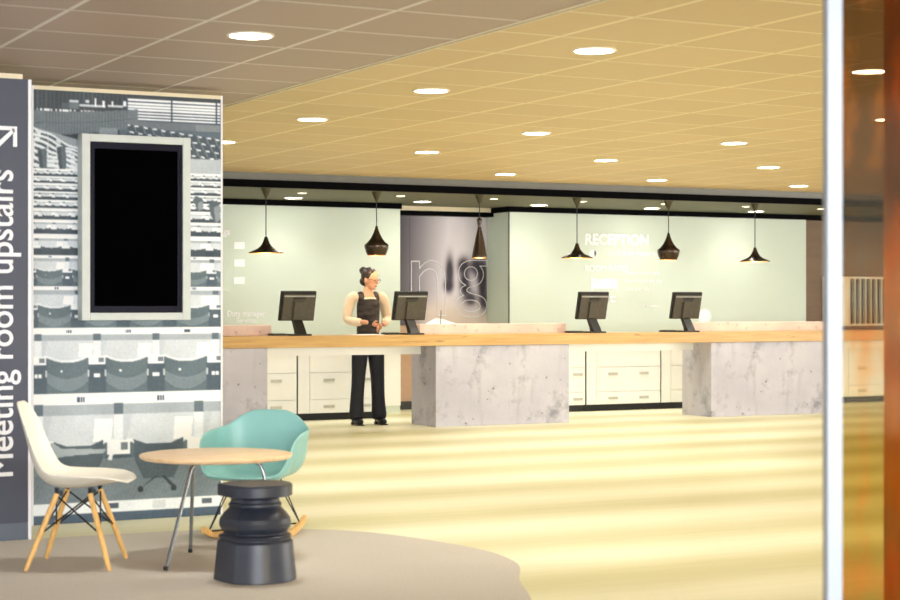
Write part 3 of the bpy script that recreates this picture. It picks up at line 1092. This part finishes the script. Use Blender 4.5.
# ------------------------------------------------------------------ monitors and keyboards
T = 0.983
MON = [(297, 'black desk monitor seen from behind on the counter, the one beside the first concrete block'),
       (409.5, 'black desk monitor seen from behind next to the standing person'),
       (591.5, 'black desk monitor seen from behind in front of the room rates lettering'),
       (685, 'black desk monitor seen from behind beside the white sun pictogram')]
KB = ['first monitor from the mural panel', 'second monitor, by the standing person', 'third monitor, under the reception heading', 'last monitor, by the sun pictogram']
for k, (px, label) in enumerate(MON):
    p = at(px + 1, 300, 17.02)
    t = thing('monitor', label, 'monitor', (p.x, 16.93, T), math.radians((2, 2, 0, -2)[k]), 'monitors on the reception counter')
    # tilted panel: its top leans towards the public side
    A = Matrix.Translation((0, 0.14, 0.155)) @ Matrix.Rotation(math.radians(14), 4, 'X')
    pan = MB().box(-0.198, 0.198, -0.016, 0.016, 0, 0.315, 0.006, A)
    pan.build('screen_panel', M_blackplastic, t)
    MB().box(-0.178, 0.178, -0.040, -0.016, 0.012, 0.288, 0.008, A).build('back_cover', M_brownplastic, t)
    MB().box(-0.172, 0.172, -0.044, -0.040, 0.262, 0.276, 0.0, A).build('vent_strip', M_silver, t)
    MB().box(-0.07, 0.07, -0.050, -0.040, 0.236, 0.262, 0.003, A).build('grip', M_blackplastic, t)
    MB().box(-0.062, 0.062, -0.062, -0.040, 0.02, 0.215, 0.006, A).build('hinge_cover', M_brownplastic, t)
    arm = MB()
    arm.prism([(0.155, 0.185), (0.105, 0.185), (0.0, 0.055), (-0.03, 0.01), (0.06, 0.01), (0.075, 0.055)], -0.05, 0.05, 'x')
    arm.build('stand_arm', M_blackplastic, t)
    MB().box(-0.10, 0.10, -0.045, 0.17, 0.0, 0.018, 0.005).build('base', M_blackplastic, t)
    kb = thing('keyboard', 'flat black keyboard lying on the counter at the ' + KB[k], 'keyboard', (p.x - 0.12, 17.10, T), math.radians(4), 'keyboards on the counter')
    MB().box(-0.16, 0.0, -0.07, 0.07, 0, 0.018, 0.004).build('keyboard_body', M_blackplastic, kb)
    ks = MB()
    for r in range(4):
        for c in range(8):
            ks.box(-0.152 + c * 0.0185, -0.152 + c * 0.0185 + 0.015, -0.056 + r * 0.028, -0.034 + r * 0.028, 0.018, 0.023)
    ks.build('keys', M_brownplastic, kb)

p0, p1 = at(349, 333, 17.05), at(380, 333, 17.05)
tag(MB().box(p0.x, p1.x, 16.95, 17.18, T, T + 0.006).build('paper', M_paper), 'white papers lying on the timber counter in front of the person', 'paper')
p0 = at(440, 321, 17.28)
pp = MB()
pp.prism([(p0.x - 0.14, 0.0), (p0.x - 0.02, 0.058), (p0.x + 0.02, 0.05), (p0.x + 0.19, 0.0)], 17.24, 17.36, 'y')
for v in pp.bm.verts:
    v.co.z += 1.0905
tag(pp.build('leaflet', M_paper), 'folded white leaflet standing on the raised concrete edge under the outlined letters', 'leaflet')
tag(MB().tube([(p0.x - 0.02, 17.225, 1.0905), (p0.x - 0.015, 17.225, 1.24)], 0.004, 8).build('pen', M_wire), 'thin dark pen standing upright before the white leaflet', 'pen')

# ------------------------------------------------------------------ cafe furniture
def spline(pts, n):
    """Catmull-Rom through tuples, n points, even arc length"""
    P = [np.array(p, float) for p in pts]
    P = [2 * P[0] - P[1]] + P + [2 * P[-1] - P[-2]]
    d = []
    for i in range(1, len(P) - 2):
        a, b, c, e = P[i - 1:i + 3]
        for t in np.linspace(0, 1, 24, endpoint=False):
            d.append(0.5 * (2 * b + (c - a) * t + (2 * a - 5 * b + 4 * c - e) * t * t + (3 * b - a - 3 * c + e) * t ** 3))
    d.append(P[-2])
    d = np.array(d)
    s = np.concatenate([[0], np.cumsum(np.linalg.norm(np.diff(d[:, :2], axis=0), axis=1))])
    q = np.linspace(0, s[-1], n)
    return np.stack([np.interp(q, s, d[:, k]) for k in range(d.shape[1])], 1)


def side_shell():
    # forward, z, half width, curl of the edges
    ctl = [(-.280, .826, .13, .018), (-.258, .745, .155, .030), (-.232, .645, .172, .040), (-.206, .545, .185, .054), (-.170, .458, .195, .068), (-.105, .408, .210, .076), (-.01, .395, .225, .078), (.09, .402, .232, .068), (.185, .418, .230, .045), (.245, .430, .222, .022), (.276, .430, .212, .010), (.288, .424, .20, .004)]
    N, Mx = 44, 25
    c = spline(ctl, 200)
    rows = []
    for i in range(N):
        row = []
        for j in range(Mx):
            s = -1 + 2 * j / (Mx - 1)
            q = max(0.0, (abs(s) - 0.45) / 0.55)
            dt = 0.16 * (1 - math.sqrt(max(0, 1 - q * q)))
            db = 0.09 * (1 - math.sqrt(max(0, 1 - q * q)))
            tt = dt + (1 - dt - db) * i / (N - 1)
            f = tt * 199
            k = min(198, int(f)); fr = f - k
            v = c[k] * (1 - fr) + c[k + 1] * fr
            tg = c[min(199, k + 3)][:2] - c[max(0, k - 3)][:2]
            tg = tg / np.linalg.norm(tg)
            nrm = np.array([-tg[1], tg[0]])          # to the sitter
            cu = v[3] * abs(s) ** 2.4
            row.append(Vector((s * v[2], v[0] + nrm[0] * cu, v[1] + nrm[1] * cu)))
        rows.append(row)
    return rows


def finish_shell(o, th):
    md = o.modifiers.new('thick', 'SOLIDIFY'); md.thickness = th; md.offset = 0
    sb = o.modifiers.new('sub', 'SUBSURF'); sb.levels = 1; sb.render_levels = 1
    for p in o.data.polygons:
        p.use_smooth = True


c0 = cw(-1.885, 8.94)
ch = thing('shell_chair', 'white plastic shell chair on splayed wooden dowel legs beside the sign panel', 'chair', (c0.x, c0.y, 0.0065), math.radians(-117.38))
finish_shell(MB().grid(side_shell()).build('seat_shell', M_shell_white, ch), 0.009)
feet = {(-1, -1): (-.225, -.198), (1, -1): (.225, -.198), (-1, 1): (-.225, .215), (1, 1): (.225, .215)}
# local x: +x is to the chair's own right hand
tops = {}
for (sx, sy), (fx, fy) in feet.items():
    tp = Vector((sx * 0.125, -0.065 if sy < 0 else 0.10, 0.372))
    tops[(sx, sy)] = tp
    ft = Vector((fx, fy, 0.0035))
    lg = MB().tube([ft + (tp - ft) * q for q in (0, .06, .5, 1)], [0.010, 0.012, 0.0145, 0.0135], 12).build('leg', M_maple, ch, True, 60)
    MB().tube([tp + (ft - tp) * 0.02, tp, Vector((sx * 0.125, tp.y, 0.402))], 0.011, 10).build('leg_bracket', M_wire, lg)
br = MB()
pt = lambda k, q: tops[k] + (Vector((*feet[k], 0)) - tops[k]) * q
for a, b in ((((-1, -1)), (-1, 1)), ((1, -1), (1, 1)), ((-1, -1), (1, -1)), ((-1, 1), (1, 1))):
    br.tube([pt(a, 0.02), pt(b, 0.52)], 0.0045, 8).tube([pt(b, 0.02), pt(a, 0.52)], 0.0045, 8)
br.build('cross_brace', M_wire, ch)

# teal rocking armchair
def arm_shell():
    rows = []
    NA, NR = 72, 22
    zb = 0.335
    for i in range(NA):
        a = 2 * PI * i / NA - PI            # 0 = back (-Y), +-pi = front
        sx, cy = math.sin(a), -math.cos(a)
        e = 0.62
        X_ = 0.274 * math.copysign(abs(sx) ** e, sx)
        Y_ = (0.285 if cy > 0 else 0.265) * math.copysign(abs(cy) ** e, cy)
        A_ = abs(a)
        # rim height round the shell
        zk = np.interp(A_, [0, .2, .45, .7, .95, 1.2, 1.6, 1.9, 2.12, 2.35, 2.6, PI], [.706, .702, .672, .636, .612, .604, .594, .55, .465, .392, .366, .358])
        row = []
        for j in range(NR + 1):
            r = j / NR
            h = math.sin(min(1, r * 1.04) * PI / 2) ** 0.70
            if r > 0.9:
                h += 0.10 * (r - 0.9) * 3
            steep = 2.1 if A_ < 2.0 else 2.6
            v = r ** (steep + 1.0)
            row.append(Vector((X_ * h, Y_ * h, zb + (zk - zb) * v + 0.012 * r * (1 - r))))
        rows.append(row)
    return rows


tc0 = cw(-1.098, 10.02)
tch = thing('rocking_armchair', 'teal plastic shell rocking armchair on wooden runners behind the black stool', 'chair', (tc0.x, tc0.y, 0.0065), math.radians(140))
finish_shell(MB().grid(arm_shell(), closed_u=True).build('seat_shell', M_shell_teal, tch), 0.010)
for sx in (-1, 1):
    x = sx * 0.19
    pth = []
    for k in range(17):
        y = -0.32 + 0.64 * k / 16
        pth.append(Vector((x, y, 0.018 + 0.055 * (abs(y) / 0.32) ** 2.2)))
    rn = MB()
    for i in range(16):
        a, b = pth[i], pth[i + 1]
        v = [a + Vector((dx, 0, dz)) for dx, dz in ((-.012, -.018), (.012, -.018), (.012, .018), (-.012, .018))] + [b + Vector((dx, 0, dz)) for dx, dz in ((-.012, -.018), (.012, -.018), (.012, .018), (-.012, .018))]
        rn._add(v, [(0, 1, 5, 4), (1, 2, 6, 5), (2, 3, 7, 6), (3, 0, 4, 7)] + ([(3, 2, 1, 0)] if i == 0 else []) + ([(4, 5, 6, 7)] if i == 15 else []))
    bmesh.ops.remove_doubles(rn.bm, verts=rn.bm.verts[:], dist=1e-5)
    rn.build('runner', M_maple, tch)
    for sy in (-1, 1):
        MB().tube([(sx * 0.10, sy * 0.05, 0.335), (x, sy * 0.23, 0.055)], 0.004, 8).tube([(sx * 0.10, sy * 0.13, 0.335), (x, sy * 0.23, 0.055)], 0.004, 8).build('wire_leg', M_wire, tch)
MB().tube([(-.10, -.13, .335), (.10, -.13, .335), (.10, .13, .335), (-.10, .13, .335), (-.10, -.13, .335)], 0.004, 8).tube([(-.19, .23, .055), (.19, -.23, .055)], 0.0045, 8).tube([(-.19, -.23, .055), (.19, .23, .055)], 0.0045, 8).build('wire_frame', M_wire, tch)

# low round table
tb0 = cw(-1.20, 9.12)
tb = thing('side_table', 'low round pale wood table on three bent steel legs between the two shell chairs', 'table', (tb0.x, tb0.y, 0.0065), -YAW)
TH = 0.545
MB().lathe([(0.372, TH - 0.024), (0.384, TH - 0.018), (0.391, TH - 0.006), (0.389, TH - 0.001), (0.384, TH)], 72).build('table_top', M_tabletop, tb, True, 30)
for fx, fy in ((-0.195, -0.40), (-0.165, 0.22), (0.34, -0.01)):
    fv = Vector((fx, fy, 0.007))
    d = Vector((fx, fy, 0)).normalized()
    top = d * 0.225 + Vector((0, 0, TH - 0.035))
    path = [d * 0.06 + Vector((0, 0, TH - 0.036)), d * 0.15 + Vector((0, 0, TH - 0.036)), d * 0.20 + Vector((0, 0, TH - 0.040)), d * 0.228 + Vector((0, 0, TH - 0.058)), d * 0.243 + Vector((0, 0, TH - 0.095)), fv]
    lg = MB().tube(path, 0.0095, 12).build('leg', M_chrome, tb, True, 60)
    MB().tube([fv, fv + Vector((0, 0, 0.02))], 0.0115, 12).build('foot_cap', M_wire, lg)
MB().lathe([(0.075, TH - 0.046), (0.075, TH - 0.0245)], 24).build('mounting_plate', M_chrome, tb)

# black turned stool, half of it faceted
st0 = cw(-0.932, 8.50)


def facet(a):
    d = (a - FA + PI) % (2 * PI) - PI
    if abs(d) >= PI / 2 - 1e-6:
        return 1.0
    step = PI / 3
    q = (d + PI / 2) % step - step / 2
    return 0.15 + 0.85 * math.cos(step / 2) / math.cos(q)


FA = math.radians(156)
prof = [(.196, 0), (.198, .004), (.192, .06), (.180, .182), (.174, .190), (.166, .193), (.166, .199), (.173, .203), (.174, .210), (.168, .217), (.152, .222), (.150, .228), (.160, .240), (.170, .256), (.172, .276), (.166, .296), (.150, .318), (.132, .336), (.121, .348), (.126, .354), (.126, .364), (.118, .370), (.114, .384), (.120, .394), (.172, .400), (.178, .404), (.178, .448), (.174, .455), (.168, .458)]
stl = thing('turned_stool', 'black chess-piece shaped stool with half faceted sides next to the round table', 'stool', (st0.x, st0.y, 0.0065), -YAW)
MB().lathe(prof, 120, shape=facet).build('stool_body', M_stool, stl, True, 14)

# ------------------------------------------------------------------ glass door at the picture edge
g0 = cw((824 - 450) / FPX * 4.9, 4.9)
gd = bpy.data.objects.new('door_1', None)
COL.objects.link(gd)
gd.location = (g0.x, g0.y, 0)
gd.rotation_euler = (0, 0, -YAW)
struct(gd, 'glass entrance door with a white aluminium post and amber bronze glass', 'door')
fr = MB().box(0.002, 0.045, -0.03, 0.03, 0.0, 2.655, 0.004)
fr.build('door_post', M_alu, gd)
MB().box(0.049, 1.30, -0.004, 0.004, 0.04, 2.62).build('pane', M_glass, gd)
MB().box(0.049, 1.30, -0.02, 0.02, 0.0, 0.04).box(0.049, 1.30, -0.02, 0.02, 2.62, 2.655).build('door_rail', M_alu, gd)
# post added beyond the glass, standing in for an orange reflection streak
po = cw(1.71, 6.6)
tag(MB().box(-0.07, 0.07, -0.07, 0.07, 0, CZ, 0.006).build('streak_post', M_amberstreak), 'added amber post behind the bronze glass, standing in for an orange reflection', 'post').location = (po.x, po.y, 0)

# ------------------------------------------------------------------ person
def skin(verts, edges, radii, root=0, sub=2):
    me = bpy.data.meshes.new('sk')
    me.from_pydata([Vector(v) for v in verts], edges, [])
    o = bpy.data.objects.new('sk', me)
    COL.objects.link(o)
    md = o.modifiers.new('skin', 'SKIN')
    md.use_smooth_shade = True
    for i, r in enumerate(radii):
        d = me.skin_vertices[0].data[i]
        d.radius = (r, r) if not isinstance(r, tuple) else r
        d.use_root = (i == root)
    s = o.modifiers.new('sub', 'SUBSURF'); s.levels = sub; s.render_levels = sub
    return evaluated(o)


def chain(pts):
    return [p[:3] for p in pts], [(i, i + 1) for i in range(len(pts) - 1)], [p[3] for p in pts]


def skin_chains(chains, sub=2):
    """several separate skin meshes in one bmesh"""
    bm = bmesh.new()
    for c in chains:
        me = skin(*chain(c), 0, sub)
        bm.from_mesh(me)
    return bm


def voxel(bm, size, smooth=4):
    me = bpy.data.meshes.new('vx')
    bm.to_mesh(me); bm.free()
    o = bpy.data.objects.new('vx', me)
    COL.objects.link(o)
    r = o.modifiers.new('r', 'REMESH'); r.mode = 'VOXEL'; r.voxel_size = size
    s = o.modifiers.new('s', 'SMOOTH'); s.iterations = smooth; s.factor = 0.5
    me = evaluated(o)
    for p in me.polygons:
        p.use_smooth = True
    return me


pr = at(369.5, 300, 17.5)
PS = thing('person', 'standing person in cream sleeves, dark vest and black trousers handling papers at the desk', 'person', (pr.x, 17.54, 0), math.radians(-4))
# x: to the picture's right, -y: towards the public side
LH, RH = Vector((-.045, -.235, 1.10)), Vector((.06, -.245, 1.075))
arms = []
for sx, hand in ((-1, LH), (1, RH)):
    arms.append([(sx * .10, .01, 1.40, .055), (sx * .175, .02, 1.385, .052), (sx * .215, .035, 1.26, .046), (sx * .235, .03, 1.135, .040), (sx * .16, -.10, 1.11, .034), (hand.x + sx * .055, hand.y + .05, hand.z + .015, .026), (hand.x + sx * .03, hand.y + .02, hand.z + .005, .026)])
legs = []
for sx, fx in ((-1, -.125), (1, .120)):
    legs.append([(sx * .07, .0, .93, .085), (sx * .095, 0, .80, .085), ((sx * .1 + fx) / 2, -.01, .50, .058), (fx, .01, .28, .048), (fx, .015, .10, .038), (fx, -.02, .045, .036), (fx + sx * .015, -.11, .03, .03)])
torso = [(0, .0, .90, .125), (0, .0, 1.0, .118), (0, .0, 1.10, .105), (0, -.005, 1.22, .118), (0, .0, 1.33, .118), (0, .01, 1.40, .085), (0, .01, 1.455, .050), (.01, -.005, 1.52, .048)]
bm = skin_chains([torso] + arms + legs)
# head, turned towards the picture's right and bent down a little
HM = Matrix.Rotation(math.radians(38), 4, 'Z') @ Matrix.Rotation(math.radians(14), 4, 'X')
HC = Vector((.018, -.012, 1.572))
hb = MB()
hb.ball((0, 0, 0.02), .074, .092, .098, 24, 16)
hb.ball((0, -.028, -.045), .054, .060, .066, 20, 12)
hb.ball((0, -.098, -.008), .011, .018, .022, 12, 8)
hb.ball((0, -.092, .012), .008, .010, .024, 10, 8)
hb.ball((-.075, .008, -.005), .009, .018, .028, 10, 8)
hb.ball((.075, .008, -.005), .009, .018, .028, 10, 8)
hb.ball((0, -.083, -.085), .018, .014, .014, 10, 8)
for v in hb.bm.verts:
    v.co = HC + HM @ v.co
tmp = bpy.data.meshes.new('h'); hb.bm.to_mesh(tmp); hb.bm.free(); bm.from_mesh(tmp)
# hands: palm, four unequal bent fingers, thumb
for sx, hand in ((-1, LH), (1, RH)):
    inw = Vector((-sx * .75, -.55, -.30)).normalized()          # pointing direction of the fingers
    side = Vector((0.15 * sx, -.35, .9)).normalized()
    side = (side - inw * side.dot(inw)).normalized()
    dn = inw.cross(side) * (1 if sx < 0 else -1)
    fg = [[(*(hand + inw * 0.0), .026), (*(hand + inw * .04), .028), (*(hand + inw * .065), .022)]]
    for q, ln in ((-1.5, .060), (-.5, .076), (.5, .080), (1.5, .072)):
        b0 = hand + inw * .06 + side * q * .0165
        fg.append([(*b0, .0088), (*(b0 + inw * ln * .45 + dn * .006), .0085), (*(b0 + inw * ln * .75 + dn * .022), .008), (*(b0 + inw * ln * .9 + dn * .040), .007)])
    tb_ = hand + inw * .015 + side * .022
    fg.append([(*tb_, .011), (*(tb_ + inw * .025 + side * .022), .0105), (*(tb_ + inw * .055 + side * .026 + dn * .01), .009)])
    b2 = skin_chains(fg, 1)
    tmp = bpy.data.meshes.new('hd'); b2.to_mesh(tmp); b2.free(); bm.from_mesh(tmp)
link('body', voxel(bm, 0.0055, 3), M_skin, PS)

# hair with a bun
hr = MB()
hr.ball((0, .020, .038), .083, .092, .095, 24, 16)
hr.ball((-.0, .105, .075), .046, .044, .044, 18, 12)
hr.ball((0, .06, -.03), .070, .050, .055, 18, 12)
for v in hr.bm.verts:
    # hairline: keep the face free
    if v.co.y < -.035 and v.co.z < .085:
        v.co.y = -.035 + (v.co.y + .035) * 0.15
    n_ = noise.noise(v.co * 40) * 0.004
    v.co += v.co.normalized() * n_
    v.co = HC + HM @ v.co
hr.build('hair', M_hair, PS, True, 0)
gl = MB()
for sx in (-1, 1):
    gl.tube([HM @ Vector((sx * .034 + .024 * math.cos(a), -.098 - 0.004 * math.cos(2 * a) * 0, .012 + .018 * math.sin(a))) + HC for a in np.linspace(0, 2 * PI, 17)], .0022, 6)
    gl.tube([HC + HM @ Vector((sx * .058, -.096, .016)), HC + HM @ Vector((sx * .078, .0, .014))], .0022, 6)
gl.tube([HC + HM @ Vector((-.010, -.1, .016)), HC + HM @ Vector((.010, -.1, .016))], .0022, 6)
gl.build('glasses', M_wire, PS)
for sx in (-1, 1):
    e = MB().ball(HC + HM @ Vector((sx * .030, -.080, .012)), .010, .008, .007, 12, 8)
    e.build('eye', M_eye, PS, True)
MB().ball(HC + HM @ Vector((0, -.089, -.052)), .020, .008, .0065, 12, 8).build('lips', M_lips, PS, True)


def garment(name, chains, m, size=0.008, smooth=5):
    return link(name, voxel(skin_chains(chains), size, smooth), m, PS)


tr = [[(0, 0, 1.03, .128), (0, .0, .98, .136), (0, .005, .92, .14)]]
for sx, fx in ((-1, -.125), (1, .120)):
    tr.append([(sx * .05, .0, .96, .10), (sx * .085, .005, .86, .105), (sx * .095, 0, .75, .098), ((sx * .1 + fx) / 2, -.005, .50, .080), (fx, .005, .28, .078), (fx + sx * .008, .0, .13, .088), (fx + sx * .01, -.005, .035, .094)])
garment('trousers', tr, M_trousers)
sl = []
for a in arms:
    b = [(x, y, z, r + .016) for x, y, z, r in a[:5]]
    e = a[5]
    f5 = a[4]
    b.append((f5[0] * .35 + e[0] * .65, f5[1] * .35 + e[1] * .65, f5[2] * .35 + e[2] * .65, .046))
    sl.append(b)
sl.append([(x, y, z, r + .010) for x, y, z, r in torso[2:6]])
garment('blouse', sl, M_blouse)
vs = [(0, -.004, .97, .138), (0, -.004, 1.03, .136), (0, -.004, 1.10, .126), (0, -.008, 1.22, .138), (0, -.006, 1.32, .136), (0, .0, 1.375, .112)]
st = [[(s * .075, -.03, 1.33, .062), (s * .085, 0.0, 1.43, .036), (s * .08, .06, 1.36, .05)] for s in (-1, 1)]
garment('vest', [vs] + st, M_vest)
for sx, fx in ((-1, -.125), (1, .120)):
    x = fx + sx * .012
    sh = MB()
    sh.ball((x, -.075, .038), .044, .105, .040, 18, 10).ball((x, .03, .04), .038, .05, .042, 16, 10)
    for v in sh.bm.verts:
        v.co.z = max(v.co.z, 0.006)
    sh.box(x - .036, x + .036, .02, .075, 0.0, .03, 0.006)
    sh.box(x - .040, x + .040, -.165, -.03, 0.0, .012, 0.004)
    sh.build('shoe', M_shoe, PS, True, 50)
